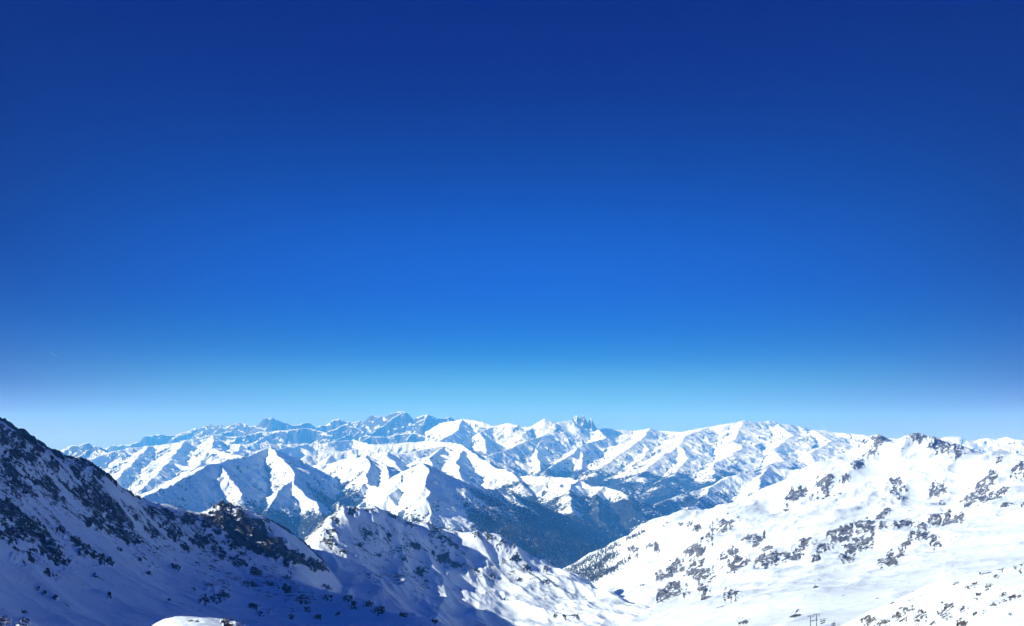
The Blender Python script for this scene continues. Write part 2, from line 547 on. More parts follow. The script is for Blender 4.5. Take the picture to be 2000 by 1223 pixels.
# ------------------------------------------------------------------ materials in use
M_FAR = mountain_mat('far_rock_and_snow', 20, rock=((.03, .03, .033), (.08, .078, .075)), k=.7)
M_MID = mountain_mat('alpine_snow', 11, rock=((.04, .04, .042), (.11, .105, .10)), forest=((.012, .016, .016), (.024, .028, .026)), k=.6)
M_VAL = mountain_mat('wooded_snow_slope', 6, rock=((.035, .035, .037), (.09, .088, .085)), forest=((.009, .013, .014), (.02, .024, .023)), k=.6)
M_WOOD = mountain_mat('dense_wood_slope', 5, rock=((.03, .03, .032), (.08, .078, .076)), forest=((.009, .013, .014), (.018, .022, .022)), k=.6, clearing=.9)
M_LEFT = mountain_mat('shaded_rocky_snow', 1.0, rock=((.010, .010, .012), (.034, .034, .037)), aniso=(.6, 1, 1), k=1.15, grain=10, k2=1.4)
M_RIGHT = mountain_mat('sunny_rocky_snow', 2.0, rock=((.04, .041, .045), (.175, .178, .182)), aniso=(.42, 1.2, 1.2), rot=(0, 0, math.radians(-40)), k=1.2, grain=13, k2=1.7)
M_NEAR = mountain_mat('near_snow', .35, rock=((.035, .03, .027), (.13, .115, .10)), k=1.4)

# ------------------------------------------------------------------ ground sheet
s_ = 45000.0
gx_, gy_ = np.meshgrid(np.linspace(-s_, s_, 61), np.linspace(-8000, 33500, 41))
me = mesh_np('ground', np.stack([gx_, gy_, np.full(gx_.shape, FLOOR - 4)], -1).reshape(-1, 3),
             np.stack([(np.arange(41 * 61).reshape(41, 61))[a:a + 40 if a == 0 else None, b:b + 60 if b == 0 else None] for a, b in ((0, 0), (0, 1), (1, 1), (1, 0))], -1).reshape(-1, 4))
tag(link('ground', me, plain_mat('valley_snow', (.6, .62, .65), .8, 0, .1, .002)), 'snowy valley floor between the mountains', None, None, 'structure')

# ------------------------------------------------------------------ far ranges
A_SKY = [(60, 884), (120, 880), (185, 876), (215, 872), (240, 868), (262, 864), (278, 858), (283, 851), (300, 849), (322, 849), (340, 850), (352, 846),
         (368, 842), (380, 836), (396, 833), (402, 830), (410, 827), (420, 836), (430, 828), (440, 835), (452, 830), (470, 825), (480, 827), (490, 832), (505, 828),
         (515, 822), (519, 815), (530, 815), (545, 821), (558, 825), (570, 831), (580, 829), (597, 825), (606, 829), (615, 834), (640, 828), (650, 820),
         (668, 818), (680, 823), (695, 824), (702, 821), (706, 826), (715, 822), (728, 809), (738, 815), (745, 811), (752, 815), (757, 810), (770, 805),
         (785, 803), (793, 804), (800, 812), (808, 822), (825, 811), (835, 809), (845, 811), (855, 816), (870, 816), (882, 814), (888, 821), (930, 828), (1000, 838)]
n = Net(11)
n.line([(x, y, 28.6 + .8 * math.sin(x / 47.0)) for x, y in A_SKY], 30, 34, 110, steep=1.1, spur=dict(gap=1500, length=2600, drop=.42, sides=(-1,)))
n.line([(330, 868, 25.1), (380, 856, 25.4), (420, 848, 25.6), (460, 852, 25.1), (505, 843, 25.6), (560, 840, 25.6), (600, 836, 26.1), (640, 846, 25.6), (680, 826, 26.1), (700, 852, 25.4),
        (745, 853, 25.1), (790, 846, 25.6), (840, 852, 25.1), (862, 834, 26.1), (900, 838, 25.6), (960, 850, 25.1)], 25, 90, 260, spur=dict(gap=1300, length=2600, drop=.36))
far_mountain('mountain_range', n, (40, 1060, 22500, 31500, 620, 190), M_FAR, 'farthest hazy blue jagged range along the left of the skyline', detail=55, lam=380, flute=80,
             rock=(.66, 1.05), rockgain=1.0, prof=(1.25, .55, 700), seed=1)

n = Net(12)
n.line([(90, 889, 19), (118, 880, 19), (132, 873, 19), (147, 868, 19), (156, 870, 19), (165, 866, 19), (172, 864, 19), (181, 870, 19), (192, 878, 18.7), (215, 890, 18)], 6, 25, 150,
       spur=dict(gap=500, length=900, drop=.5))
far_mountain('mountain_peak', n, (70, 290, 15500, 21000, 220, 130), M_FAR, 'small dark twin peak just beyond the left rocky ridge', detail=40, lam=500, flute=30, rock=(.6, .95), rockgain=1.0,
             prof=(1.0, .55, 400), seed=2)

n = Net(13)
n.line([(1560, 852, 31), (1640, 846, 31), (1690, 849, 30), (1735, 855, 30), (1800, 858, 29), (1838, 856, 29), (1850, 852, 29), (1862, 851, 29), (1880, 857, 29), (1910, 859, 29), (1930, 854, 29),
        (1945, 858, 29), (1962, 853, 29), (1975, 856, 28.5), (2000, 859, 28), (2060, 857, 28), (2150, 862, 28)], 22, 60, 220, spur=dict(gap=900, length=1900, drop=.34, sides=(-1,)))
n.line([(1600, 868, 24), (1700, 866, 24), (1800, 872, 23.5), (1880, 868, 23), (1950, 872, 23), (2020, 868, 23), (2150, 872, 23)], 30, 80, 220, spur=dict(gap=900, length=1700, drop=.36))
far_mountain('mountain_range', n, (1540, 2160, 19500, 33000, 400, 170), M_FAR, 'low pale range of small peaks behind the sunlit right mountain', detail=50, lam=800, flute=35, rock=(.8, 1.2), prof=(.9, .5, 500), seed=3)

# the long white range in the centre and right
B_SKY = [(860, 826), (900, 818), (920, 820), (945, 824), (960, 832), (975, 831), (990, 826), (1000, 827), (1010, 829), (1018, 834), (1035, 833), (1055, 821), (1063, 817), (1075, 823), (1085, 826), (1100, 823),
         (1114, 821), (1146, 828), (1161, 834), (1167, 836), (1195, 838),
         (1230, 841), (1258, 839), (1270, 835), (1285, 841), (1300, 842), (1330, 843), (1360, 838), (1380, 834), (1415, 828), (1440, 824), (1455, 820), (1470, 823), (1490, 824), (1500, 821),
         (1512, 823), (1520, 827), (1545, 829), (1570, 834), (1590, 839), (1615, 841), (1640, 845), (1660, 846), (1690, 850), (1720, 857), (1780, 870)]
n = Net(14)
n.line([(x, y, 24.5 + .8 * math.sin(x / 60.0)) for x, y in B_SKY], 3, 40, 200, spur=dict(gap=1300, length=1500, drop=.40, sides=(-1,)))
sp = dict(gap=1000, length=1000, drop=.45)
for ln in ([(990, 826, 24.7), (962, 834, 24), (935, 845, 23), (948, 870, 21.2), (955, 897, 19.5)],
           [(900, 818, 25), (895, 838, 23), (860, 860, 21), (840, 878, 19.5)],
           [(1063, 817, 24.8), (1040, 835, 23.6), (1020, 852, 22.5)],
           [(1120, 820, 25), (1088, 843, 23.2), (1065, 850, 22.2), (1047, 875, 20.6), (1053, 922, 18)],
           [(1065, 850, 22.2), (1020, 866, 20.5), (980, 881, 19.3), (945, 898, 18)],
           [(1161, 836, 24.5), (1185, 855, 22.2), (1152, 864, 21), (1133, 879, 20), (1138, 906, 18.2), (1120, 938, 16.5)],
           [(1152, 864, 21), (1110, 890, 19), (1067, 919, 17)],
           [(1270, 836, 24), (1256, 855, 21.6), (1228, 876, 19.5), (1198, 895, 18.2), (1165, 922, 16.6)],
           [(1256, 855, 21.6), (1266, 878, 19.6), (1248, 905, 17.8), (1256, 935, 16)],
           [(1380, 835, 24), (1340, 850, 21), (1326, 870, 19), (1346, 895, 17.2), (1322, 925, 15.4), (1296, 950, 14)],
           [(1326, 870, 19), (1290, 893, 17.3), (1255, 922, 15.6), (1225, 942, 14.6)],
           [(1455, 821, 24.3), (1440, 850, 21.5), (1430, 862, 20), (1450, 876, 18.6), (1400, 905, 16.5), (1390, 930, 15)],
           [(1520, 828, 24.3), (1548, 850, 21.5), (1510, 878, 18.8), (1530, 900, 17), (1480, 918, 15.6)],
           [(1590, 840, 24), (1625, 862, 21), (1585, 885, 18.5), (1600, 915, 16.5)]):
    fl = ln[0][0] > 1250; k = .62 if fl else 1.0
    n.line(ln, 16, 30, 160, steep=k, spur=None if fl else dict(gap=900, length=950, drop=.45 * k, steep=1.1 * k))
for px, py, dz in ((1121, 813, 26), (1125, 811, 24.5), (1130, 815, 25), (1138, 810, 24.8), (1141, 812, 24.6), (1155, 815, 24.9), (1158, 821, 24.9)):
    n.line([(px - 1, py + 1, 25.0), (px, py, 24.8), (px + 1, py + 2, 24.6), (px + 1, py + 12, 24.4)], 4, 4, 60, steep=3.0)
n.line([(1112, 828, 24.9), (1140, 831, 24.7), (1162, 834, 24.8)], 4, 20, 80, steep=2.2)
far_mountain('mountain_range', n, (830, 1760, 13600, 26500, 760, 330), M_MID, 'long white range with a cluster of rock needles in the centre of the skyline', detail=22, lam=480, flute=36,
             treeline=-640, rock=(.8, 1.25), rockgain=.75, prof=(.78, .40, 600), seed=4, broad=130)

# lit slopes on the left and white ridges in the middle
n = Net(15)
sp = dict(gap=650, length=800, drop=.36)
for ln in ([(150, 905, 16), (200, 889, 17), (240, 878, 17.5), (290, 870, 18), (330, 866, 18), (360, 860, 18), (420, 853, 18.5), (470, 868, 18), (540, 868, 18.5), (600, 866, 19)],
           [(360, 862, 18), (335, 890, 16), (310, 920, 14), (270, 960, 12.6)], [(290, 870, 18), (262, 900, 15.6), (230, 935, 13.6)],
           [(420, 853, 18.5), (411, 876, 16.8), (440, 884, 15.6), (500, 893, 14.5)], [(411, 876, 16.8), (390, 905, 15), (340, 940, 13), (300, 968, 12)],
           [(470, 868, 18), (450, 888, 16), (400, 925, 13.5)]):
    n.line(ln, 22, 30, 150, spur=sp)
far_mountain('mountain', n, (140, 640, 11400, 20500, 420, 260), M_MID, 'bright snow slopes with fluted ridges behind the left rocky ridge', detail=30, lam=420, flute=46, treeline=-900,
             rock=(.75, 1.2), prof=(.6, .33, 450), seed=5, broad=110)
n = Net(16)
for ln in ([(540, 878, 17.5), (600, 866, 19), (640, 864, 19), (690, 858, 20), (730, 868, 19), (760, 866, 19), (830, 860, 19), (880, 864, 18), (920, 880, 16.5)],
           [(600, 890, 15), (640, 884, 15.2), (700, 877, 15.5), (760, 884, 15), (820, 879, 15.5), (870, 872, 16), (905, 879, 15), (932, 893, 14), (962, 910, 13.2), (1000, 922, 12.4), (1022, 948, 11.6)],
           [(905, 879, 15), (890, 905, 13.2), (905, 935, 11.8)], [(870, 872, 16), (840, 895, 14), (850, 915, 12.8)],
           [(760, 884, 15), (770, 905, 13.4), (790, 925, 12.2)]):
    n.line(ln, 22, 30, 150, spur=sp)
far_mountain('mountain', n, (520, 1080, 11200, 21000, 450, 260), M_MID, 'rounded white ridges rising behind the pyramid peaks', detail=22, lam=420, flute=32, treeline=-640,
             rock=(.9, 1.35), prof=(.75, .4, 450), seed=6, broad=60)

# wooded hills round the valley mouth
n = Net(17)
sp = dict(gap=700, length=900, drop=.4)
for ln in ([(1000, 930, 12.4), (1075, 930, 12), (1130, 936, 11.2), (1180, 950, 10.7), (1225, 966, 10.2), (1240, 995, 9.6)], [(1130, 936, 11.2), (1110, 965, 10), (1120, 1000, 9)],
           [(1180, 950, 10.7), (1165, 990, 9.6), (1180, 1020, 9)]):
    n.line(ln, 14, 40, 150, spur=sp)
far_mountain('wooded_hill', n, (980, 1300, 8200, 13500, 330, 190), M_VAL, 'dark wooded hill with snowy clearings in the middle of the valley', detail=35, lam=420, flute=20, treeline=-720, forest_extra=.1,
             rock=(1.0, 1.5), prof=(.7, .4, 400), seed=7)
n = Net(18)
for ln in ([(1640, 900, 14), (1560, 916, 13.2), (1500, 914, 13.2), (1450, 924, 12.6), (1400, 944, 12), (1350, 962, 11.4), (1300, 975, 11)], [(1500, 914, 13.2), (1480, 950, 11.4), (1440, 985, 10)],
           [(1400, 944, 12), (1360, 985, 10.4), (1320, 1010, 9.4)], [(1300, 975, 11), (1270, 1000, 10), (1250, 1020, 9.2)]):
    n.line(ln, 14, 40, 150, spur=sp)
far_mountain('wooded_hill', n, (1230, 1680, 8600, 15000, 400, 220), M_VAL, 'grey wooded slope with snowfields below the white range on the right', detail=35, lam=420, flute=20, treeline=-740, forest_extra=-.1,
             rock=(1.0, 1.5), prof=(.7, .4, 400), seed=8)

# pyramid peaks in front
n = Net(19)
sp = dict(gap=600, length=800, drop=.48)
for ln in ([(235, 1000, 6.9), (270, 975, 7.1), (310, 953, 7.5), (340, 944, 7.8), (400, 911, 8.6), (425, 905, 9), (480, 892, 9.7), (510, 881, 10.2), (530, 872, 10.5), (560, 886, 10.5), (598, 902, 10.5), (640, 925, 10.3)],
           [(530, 872, 10.5), (545, 892, 9.9), (562, 910, 9.5), (575, 935, 9), (590, 960, 8.6), (622, 990, 8.1), (640, 1020, 7.7)], [(575, 935, 9), (545, 960, 8.4), (520, 995, 7.8)],
           [(425, 905, 9), (450, 935, 8.4), (470, 970, 7.9)]):
    n.line(ln, 14, 22, 120, spur=sp)
far_mountain('mountain_peak', n, (200, 720, 6000, 12000, 480, 320), M_VAL, 'pyramid snow peak with a blue shaded face left of centre', detail=22, lam=320, flute=32, treeline=-620,
             rock=(.85, 1.25), rockgain=.6, prof=(.85, .5, 350), seed=9)
n = Net(20)
for ln in ([(590, 912, 12.4), (640, 905, 12.2), (690, 896, 11.6), (720, 889, 11.1), (742, 900, 11), (772, 913, 11), (800, 925, 10.6)],
           [(720, 889, 11.1), (718, 920, 10.2), (714, 944, 9.5), (690, 965, 9), (660, 995, 8.4)], [(714, 944, 9.5), (740, 955, 9), (765, 985, 8.4), (780, 1010, 8)],
           [(742, 900, 11), (760, 930, 10), (755, 950, 9.4)]):
    n.line(ln, 14, 22, 120, spur=sp)
far_mountain('mountain_peak', n, (575, 860, 7800, 13200, 330, 240), M_VAL, 'smaller snow peak with bright left flank between the two larger peaks', detail=22, lam=320, flute=32, treeline=-620,
             rock=(.85, 1.3), rockgain=.6, prof=(.85, .5, 350), seed=10)
n = Net(21)
for ln in ([(735, 985, 6.9), (750, 962, 6.8), (775, 930, 6.7), (800, 914, 6.6), (825, 904, 6.5), (858, 921, 6.7), (900, 939, 6.9), (950, 955, 7.2), (1000, 964, 7.5), (1050, 984, 7.8), (1100, 1003, 8.1), (1150, 1025, 8.4), (1200, 1047, 8.7),
            (1245, 1068, 8.9), (1300, 1100, 9.1)], [(825, 904, 6.5), (832, 940, 6.1), (838, 985, 5.7), (850, 1035, 5.3)], [(800, 914, 6.6), (780, 950, 6.3), (775, 985, 5.9), (790, 1020, 5.5)],
           [(900, 939, 6.9), (930, 990, 6.4), (950, 1050, 5.9)], [(1000, 964, 7.5), (1035, 1030, 6.8), (1060, 1080, 6.2)]):
    n.line(ln, 8, 40, 150, spur=dict(gap=1100, length=700, drop=.5, sub=False))
WOOD = far_mountain('mountain_peak', n, (715, 1340, 4900, 10200, 520, 340), M_WOOD, 'snow peak whose long dark wooded ridge falls right into the valley', detail=16, lam=330, flute=14, treeline=-470, forest_extra=.1,
             rock=(.85, 1.25), rockgain=.6, prof=(.75, .45, 350), seed=11)

# ------------------------------------------------------------------ sunlit mountain on the right
E_PTS = [(1040, 1160, 5200), (1110, 1117, 5000), (1160, 1087, 4850), (1210, 1060, 4700), (1270, 1030, 4500), (1330, 1004, 4400), (1390, 1003, 4300), (1420, 986, 4300), (1500, 959, 4300), (1560, 924, 4400), (1640, 890, 4500),
         (1680, 880, 4600), (1720, 861, 4700), (1745, 874, 4700), (1780, 855, 4700), (1830, 867, 4600), (1860, 884, 4300), (1890, 889, 4100), (1950, 894, 3900), (2000, 905, 3700), (2100, 900, 3500), (2250, 880, 3300),
         # beyond the crest
         (1040, 1220, 5700), (1110, 1190, 5700), (1210, 1140, 5500), (1330, 1090, 5200), (1420, 1070, 5100), (1500, 1050, 5200), (1640, 990, 5400), (1780, 950, 5700), (1890, 960, 5300), (2000, 980, 4900), (2250, 970, 4500),
         # face
         (1060, 1190, 4500), (1110, 1145, 4500), (1150, 1150, 3900), (1200, 1120, 4000), (1200, 1165, 3100), (1200, 1215, 2400), (1120, 1230, 2700), (1270, 1100, 3700), (1270, 1170, 2700), (1280, 1215, 1900),
         (1350, 1050, 3900), (1350, 1120, 3000), (1350, 1170, 2300), (1350, 1200, 1800), (1350, 1230, 1500), (1430, 1035, 3750), (1430, 1095, 3000), (1430, 1160, 2050), (1430, 1200, 1550), (1430, 1230, 1250),
         (1500, 1012, 3900), (1500, 1062, 3250), (1500, 1112, 2600), (1500, 1152, 2000), (1500, 1185, 1500), (1500, 1225, 1050), (1580, 965, 4150), (1580, 1010, 3650), (1580, 1080, 2800), (1580, 1130, 2150), (1580, 1170, 1500), (1580, 1205, 1050), (1580, 1240, 850),
         (1650, 940, 4150), (1650, 1000, 3500), (1650, 1050, 2950), (1650, 1100, 2450), (1650, 1150, 1750), (1650, 1192, 1150), (1650, 1230, 860), (1720, 915, 4300), (1720, 960, 3900), (1720, 1020, 3200), (1720, 1075, 2600), (1720, 1130, 1800), (1720, 1180, 1100),
         (1780, 900, 4350), (1780, 950, 3850), (1780, 1000, 3300), (1780, 1055, 2700), (1780, 1110, 1900), (1780, 1160, 1200), (1870, 930, 3800), (1870, 990, 3200), (1870, 1050, 2500), (1870, 1100, 1800), (1870, 1150, 1200),
         (1950, 930, 3500), (1950, 990, 2900), (1950, 1050, 2200), (1950, 1100, 1500), (2050, 960, 3000), (2050, 1050, 2000), (2050, 1120, 1200), (2250, 980, 2400), (2250, 1100, 1200), (1780, 1250, 700), (2000, 1220, 800)]
E = Surf(E_PTS, 1030, 2260, 760, 5600, 800, 640)
x, y = E.X, E.Y
bl_E = [(1716, 868, 14), (1697, 884, 12), (1680, 895, 14), (1675, 910, 10), (1780, 862, 13), (1800, 864, 10), (1830, 873, 14), (1850, 880, 14), (1870, 888, 10), (1950, 898, 8), (1990, 912, 14), (2005, 922, 12),
        (1560, 965, 18), (1548, 974, 14), (1610, 945, 16), (1620, 960, 14), (1615, 977, 10), (1590, 975, 8), (1640, 970, 6), (1650, 935, 8), (1750, 948, 12), (1750, 962, 12), (1830, 955, 15), (1842, 978, 6), (1760, 976, 6),
        (1730, 1003, 8), (1720, 1013, 8), (1930, 930, 14), (1920, 945, 16), (1900, 960, 16), (1910, 975, 14), (1940, 970, 14), (1890, 985, 10), (1965, 985, 9), (1965, 960, 8), (1940, 920, 8), (2000, 980, 9),
        (1850, 1010, 18), (1870, 1015, 14), (1828, 1015, 12), (1770, 1025, 12), (1750, 1032, 10), (1800, 1030, 12), (1790, 1055, 18), (1812, 1058, 10), (1765, 1070, 10), (1827, 1065, 9), (1745, 1090, 16), (1725, 1096, 8),
        (1680, 1030, 16), (1700, 1035, 16), (1722, 1035, 10), (1650, 1045, 14), (1630, 1050, 14), (1670, 1060, 16), (1692, 1060, 14), (1660, 1075, 14), (1610, 1070, 10), (1570, 1065, 14), (1560, 1080, 10), (1600, 1080, 8), (1555, 1092, 10),
        (1595, 1093, 9), (1655, 1088, 9), (1690, 1113, 7), (1490, 1100, 16), (1518, 1093, 15), (1440, 1105, 17), (1430, 1115, 10), (1536, 1088, 8), (1500, 1070, 9), (1480, 1060, 14), (1460, 1055, 10), (1420, 1030, 16), (1402, 1040, 14),
        (1430, 1076, 11), (1412, 1080, 8), (1380, 1060, 12), (1370, 1080, 10), (1360, 1095, 12), (1320, 1103, 17), (1300, 1118, 16), (1288, 1130, 10), (1345, 1080, 10), (1370, 1122, 16), (1353, 1120, 12), (1390, 1121, 8), (1315, 1150, 19),
        (1298, 1160, 12), (1332, 1155, 12), (1372, 1147, 11), (1430, 1155, 15), (1380, 1160, 10), (1405, 1190, 7), (1450, 1215, 8), (1270, 1070, 9), (1240, 1080, 8), (1282, 1075, 7), (1210, 1105, 6), (1255, 1138, 6),
        (1535, 1000, 6), (1541, 990, 5), (1592, 1150, 4), (1560, 1195, 7), (1550, 1200, 5), (1345, 1030, 7), (1330, 1022, 5), (1360, 1040, 6)]
RM = E.patches(bl_E, wob=.8, flat=1.35, tilt=.35)
RM = np.maximum(RM, np.maximum(E.crest(1672, 1738, 50), E.crest(1768, 1868, 50)) * .75)
dis = E.Y / 3000.0
E.Z += 12 * dis * fbm(x / 420, y / 420, 4, 300) + 24 * dis * fbm(x / 900, y / 900, 3, 320) + 16 * dis * (ridged((x + .8 * y) / 620, (y - .8 * x) / 260, 5, 325, .5) - .9)
wx, wy = 16 * fbm(x / 70, y / 70, 3, 361), 16 * fbm(x / 70, y / 70, 3, 362)
u_, v_ = (x + .85 * y) / 1.31, (y - .85 * x) / 1.31
band = ridged((u_ + wx) / 85 / dis ** .5, (v_ + wy) / 30 / dis ** .5, 4, 330, .6)
RB = RM * sstep(.6, 1.05, band + .38 * RM)
E.Z += RM * dis * 4.5 * (band - .9) + .5 * fbm(x / 30, y / 30, 3, 350)
gx, gy = slope_of(E.X, E.Y, E.Z)
rk = np.clip(RB * .80 + .34 * sstep(.62, 1.1, np.hypot(gx, gy)), 0, 1)
keepE = np.ones(E.X.shape, bool)
RIGHT = terrain_obj('mountain', E.X, E.Y, E.Z, keepE, {'rock': rk}, M_RIGHT, 'big sunlit white mountain with scattered grey rocks on the right')

# near hump at the lower right corner
G_PTS = [(1560, 1250, 800), (1640, 1222, 780), (1690, 1196, 760), (1760, 1168, 720), (1850, 1132, 690), (1900, 1119, 670), (2000, 1100, 620), (2120, 1080, 560),
         (1640, 1290, 950), (1690, 1280, 950), (1760, 1260, 950), (1850, 1230, 930), (2000, 1210, 900), (2120, 1190, 860),
         (1560, 1290, 700), (1640, 1270, 650), (1700, 1224, 640), (1760, 1200, 620), (1850, 1170, 560), (1850, 1223, 460), (1760, 1260, 500), (2000, 1140, 500), (2000, 1190, 410), (2000, 1240, 340), (2120, 1180, 400), (2120, 1260, 310), (1900, 1260, 390), (2350, 1040, 500), (2350, 1150, 800), (2350, 1190, 330), (2350, 1330, 220), (2100, 1420, 220), (1800, 1380, 330)]
G = Surf(G_PTS, 1560, 2330, 210, 900, 560, 380)
bl_G = [(1690, 1210, 13), (1710, 1214, 14), (1728, 1218, 12), (1750, 1205, 11), (1760, 1214, 11), (1775, 1196, 11), (1800, 1203, 9), (1790, 1212, 8), (1850, 1186, 10), (1838, 1196, 8), (1880, 1188, 7), (1942, 1184, 9), (1880, 1215, 10), (1962, 1180, 7),
        (1990, 1168, 8), (1992, 1106, 13), (1955, 1114, 8), (1920, 1120, 7), (1905, 1148, 7), (1930, 1150, 9), (1960, 1160, 8), (1850, 1201, 9), (1820, 1212, 8), (1870, 1142, 6), (1890, 1155, 5), (1910, 1165, 6), (1975, 1172, 8), (1905, 1198, 6), (1922, 1196, 5),
        (1780, 1172, 6), (1800, 1165, 4), (1740, 1178, 5), (1760, 1186, 6), (1972, 1200, 5), (1945, 1130, 6), (1930, 1124, 5)]
RM = G.patches(bl_G, wob=.9, flat=1.3, tilt=.3)
x, y = G.X, G.Y
G.Z += 4.0 * fbm(x / 90, y / 90, 4, 400) + .5 * fbm(x / 22, y / 22, 3, 405) + RM * (1.1 * (ridged(x / 20, y / 20, 4, 410) - .9)) + .12 * fbm(x / 6, y / 6, 3, 420)
gx, gy = slope_of(G.X, G.Y, G.Z)
HUMP = terrain_obj('snow_slope', G.X, G.Y, G.Z, np.ones(x.shape, bool), {'rock': np.clip(RM * sstep(.6, 1.1, ridged((x + .3 * y) / 22, y / 12, 4, 433, .6) + .4 * RM) * .72, 0, 1)}, M_NEAR, 'near sunlit snow slope with brown rocks in the lower right corner')

# ------------------------------------------------------------------ shaded rocky ridge on the left
L_PTS = [(-420, 560, 1080), (-300, 645, 1130), (-150, 735, 1200), (0, 832, 1300), (60, 861, 1370), (100, 884, 1440), (180, 913, 1590), (220, 937, 1690), (275, 976, 1840), (330, 988, 1990), (400, 1000, 2130), (430, 986, 2180), (470, 992, 2200), (530, 1020, 2230), (590, 1060, 2260), (640, 1106, 2240),
         # behind the crest
         (-420, 700, 1500), (-150, 850, 1650), (0, 930, 1700), (100, 970, 1850), (220, 1020, 2050), (330, 1060, 2300), (400, 1080, 2450), (500, 1090, 2600), (590, 1130, 2600), (680, 1190, 2500),
         # face
         (-420, 690, 860), (-420, 900, 640), (-300, 1120, 560), (-150, 850, 1010), (-150, 1000, 830), (0, 900, 1170), (0, 1000, 1010), (0, 1110, 850), (0, 1225, 700), (0, 1400, 540), (100, 960, 1250), (100, 1080, 1010), (200, 1000, 1400), (200, 1080, 1170), (200, 1150, 990), (200, 1225, 830), (200, 1400, 600),
         (300, 1040, 1620), (300, 1120, 1300), (400, 1060, 1830), (400, 1130, 1450), (400, 1180, 1180), (400, 1225, 980), (400, 1380, 680), (500, 1090, 1920), (500, 1140, 1620), (500, 1190, 1300), (600, 1120, 1980), (560, 1122, 1900),
         # lower rib
         (600, 1140, 1760), (640, 1151, 1640), (690, 1168, 1530), (740, 1189, 1430), (800, 1208, 1340), (880, 1224, 1250), (640, 1185, 1420), (640, 1225, 1160), (740, 1225, 1150), (800, 1260, 1050), (900, 1300, 1000),
         (640, 1175, 1950), (700, 1215, 1800), (760, 1235, 1700), (840, 1255, 1600), (920, 1290, 1500), (960, 1270, 1250), (600, 1380, 780)]
L = Surf(L_PTS, -400, 900, 560, 2560, 820, 640)
x, y = L.X, L.Y
bl_L = [(0, 832, 16), (40, 852, 16), (80, 874, 16), (120, 890, 14), (160, 905, 14), (200, 924, 15), (230, 945, 15), (255, 962, 12), (-60, 810, 20), (-140, 800, 30), (-200, 900, 40), (-80, 900, 30),
        (8, 862, 14), (30, 890, 14), (10, 905, 18), (60, 893, 14), (100, 906, 14), (20, 925, 20), (45, 948, 20), (60, 960, 12), (100, 940, 20), (130, 958, 24), (170, 968, 25), (200, 985, 25), (230, 1002, 25), (250, 1018, 20), (160, 990, 15), (190, 1020, 20), (230, 1040, 18),
        (252, 1052, 14), (150, 925, 14), (190, 945, 12), (10, 990, 20), (30, 1010, 22), (50, 1030, 25), (80, 1050, 25), (100, 1080, 22), (60, 1085, 18), (122, 1100, 14), (20, 1050, 18), (90, 1118, 13), (40, 1100, 8), (150, 1060, 12), (170, 1075, 14), (195, 1090, 14), (212, 1097, 8),
        (120, 1040, 10), (300, 1000, 13), (330, 1010, 15), (370, 1015, 16), (410, 1022, 18), (432, 1000, 20), (452, 1020, 28), (480, 1040, 28), (510, 1058, 28), (540, 1078, 26), (580, 1094, 20), (615, 1104, 15), (635, 1110, 8), (460, 1060, 18), (420, 1050, 14), (470, 1005, 12), (510, 1025, 14),
        (300, 1040, 14), (340, 1042, 15), (390, 1060, 16), (430, 1080, 16), (470, 1100, 16), (500, 1118, 14), (360, 1070, 12), (420, 1170, 15), (440, 1164, 11), (400, 1172, 12), (490, 1140, 12), (560, 1150, 15), (590, 1175, 15), (600, 1188, 9), (560, 1130, 12), (530, 1140, 12), (640, 1150, 11),
        (680, 1170, 12), (720, 1182, 10), (742, 1195, 12), (790, 1207, 12), (850, 1217, 11), (690, 1185, 10), (640, 1170, 10), (75, 1145, 6), (87, 1155, 6), (110, 1170, 6), (215, 1165, 5), (48, 1192, 8), (290, 1125, 5), (325, 1140, 6), (345, 1112, 8), (235, 1080, 6), (185, 1125, 6),
        (495, 1185, 12), (510, 1200, 9), (570, 1205, 8), (620, 1205, 8), (660, 1200, 8), (380, 1150, 6), (330, 1170, 5), (270, 1060, 8), (310, 1070, 7)]
bl_L = [(a, b, r * (.72 if b > 1115 else 1.0)) for a, b, r in bl_L]
RM = L.patches(bl_L, wob=.8, flat=1.25, tilt=-.35)
WK = L.patches([(40, 870, 40), (110, 920, 45), (180, 960, 45), (240, 1010, 45), (40, 950, 45), (130, 1000, 50), (30, 1040, 50), (100, 1090, 35), (320, 1025, 40), (390, 1050, 45), (450, 1095, 40), (-100, 850, 80), (-250, 850, 120), (520, 1135, 35), (580, 1165, 30), (300, 1070, 30), (430, 1130, 25)], wob=.9)
CR = L.patches([(432, 1000, 20), (452, 1020, 26), (480, 1040, 26), (510, 1058, 26), (540, 1078, 24), (580, 1094, 18), (615, 1104, 13), (460, 1060, 14)])
L.Z += 6 * fbm(x / 260, y / 260, 4, 500) + 3.5 * (ridged(x / 190, y / 70, 4, 507, .5) - .95) + 1.2 * fbm(x / 40, y / 40, 3, 505)
wx, wy = 14 * fbm(x / 60, y / 60, 3, 561), 14 * fbm(x / 60, y / 60, 3, 562)
band = ridged((x + wx) / 130, (y + .2 * x + wy) / 52, 5, 510, .6)
CS = np.maximum(L.crest(-400, 285, 30), L.crest(425, 640, 22))
RM = 1 - (1 - RM) * (1 - .9 * CS)
ALL = 1 - (1 - RM) * (1 - .55 * WK)
L.Z += ALL * 3.6 * (band - .9) + CS * 5 * (ridged(x / 26, y / 40, 4, 575, .6) - .9) + RM * 1.0 * fbm(x / 8, y / 6, 2, 520) + CR * (9 * (ridged(x / 55, y / 70, 5, 530, .6) - .8))
gx, gy = slope_of(L.X, L.Y, L.Z)
RB = sstep(.72, 1.0, band * .8 + .6 * RM + .12 * WK - .1) * ALL
rk = np.clip(RB * .78 + CR * .5 + CS * .5 + .10 * sstep(.1, .5, fbm(x / 120, y / 80, 4, 540)), 0, 1)
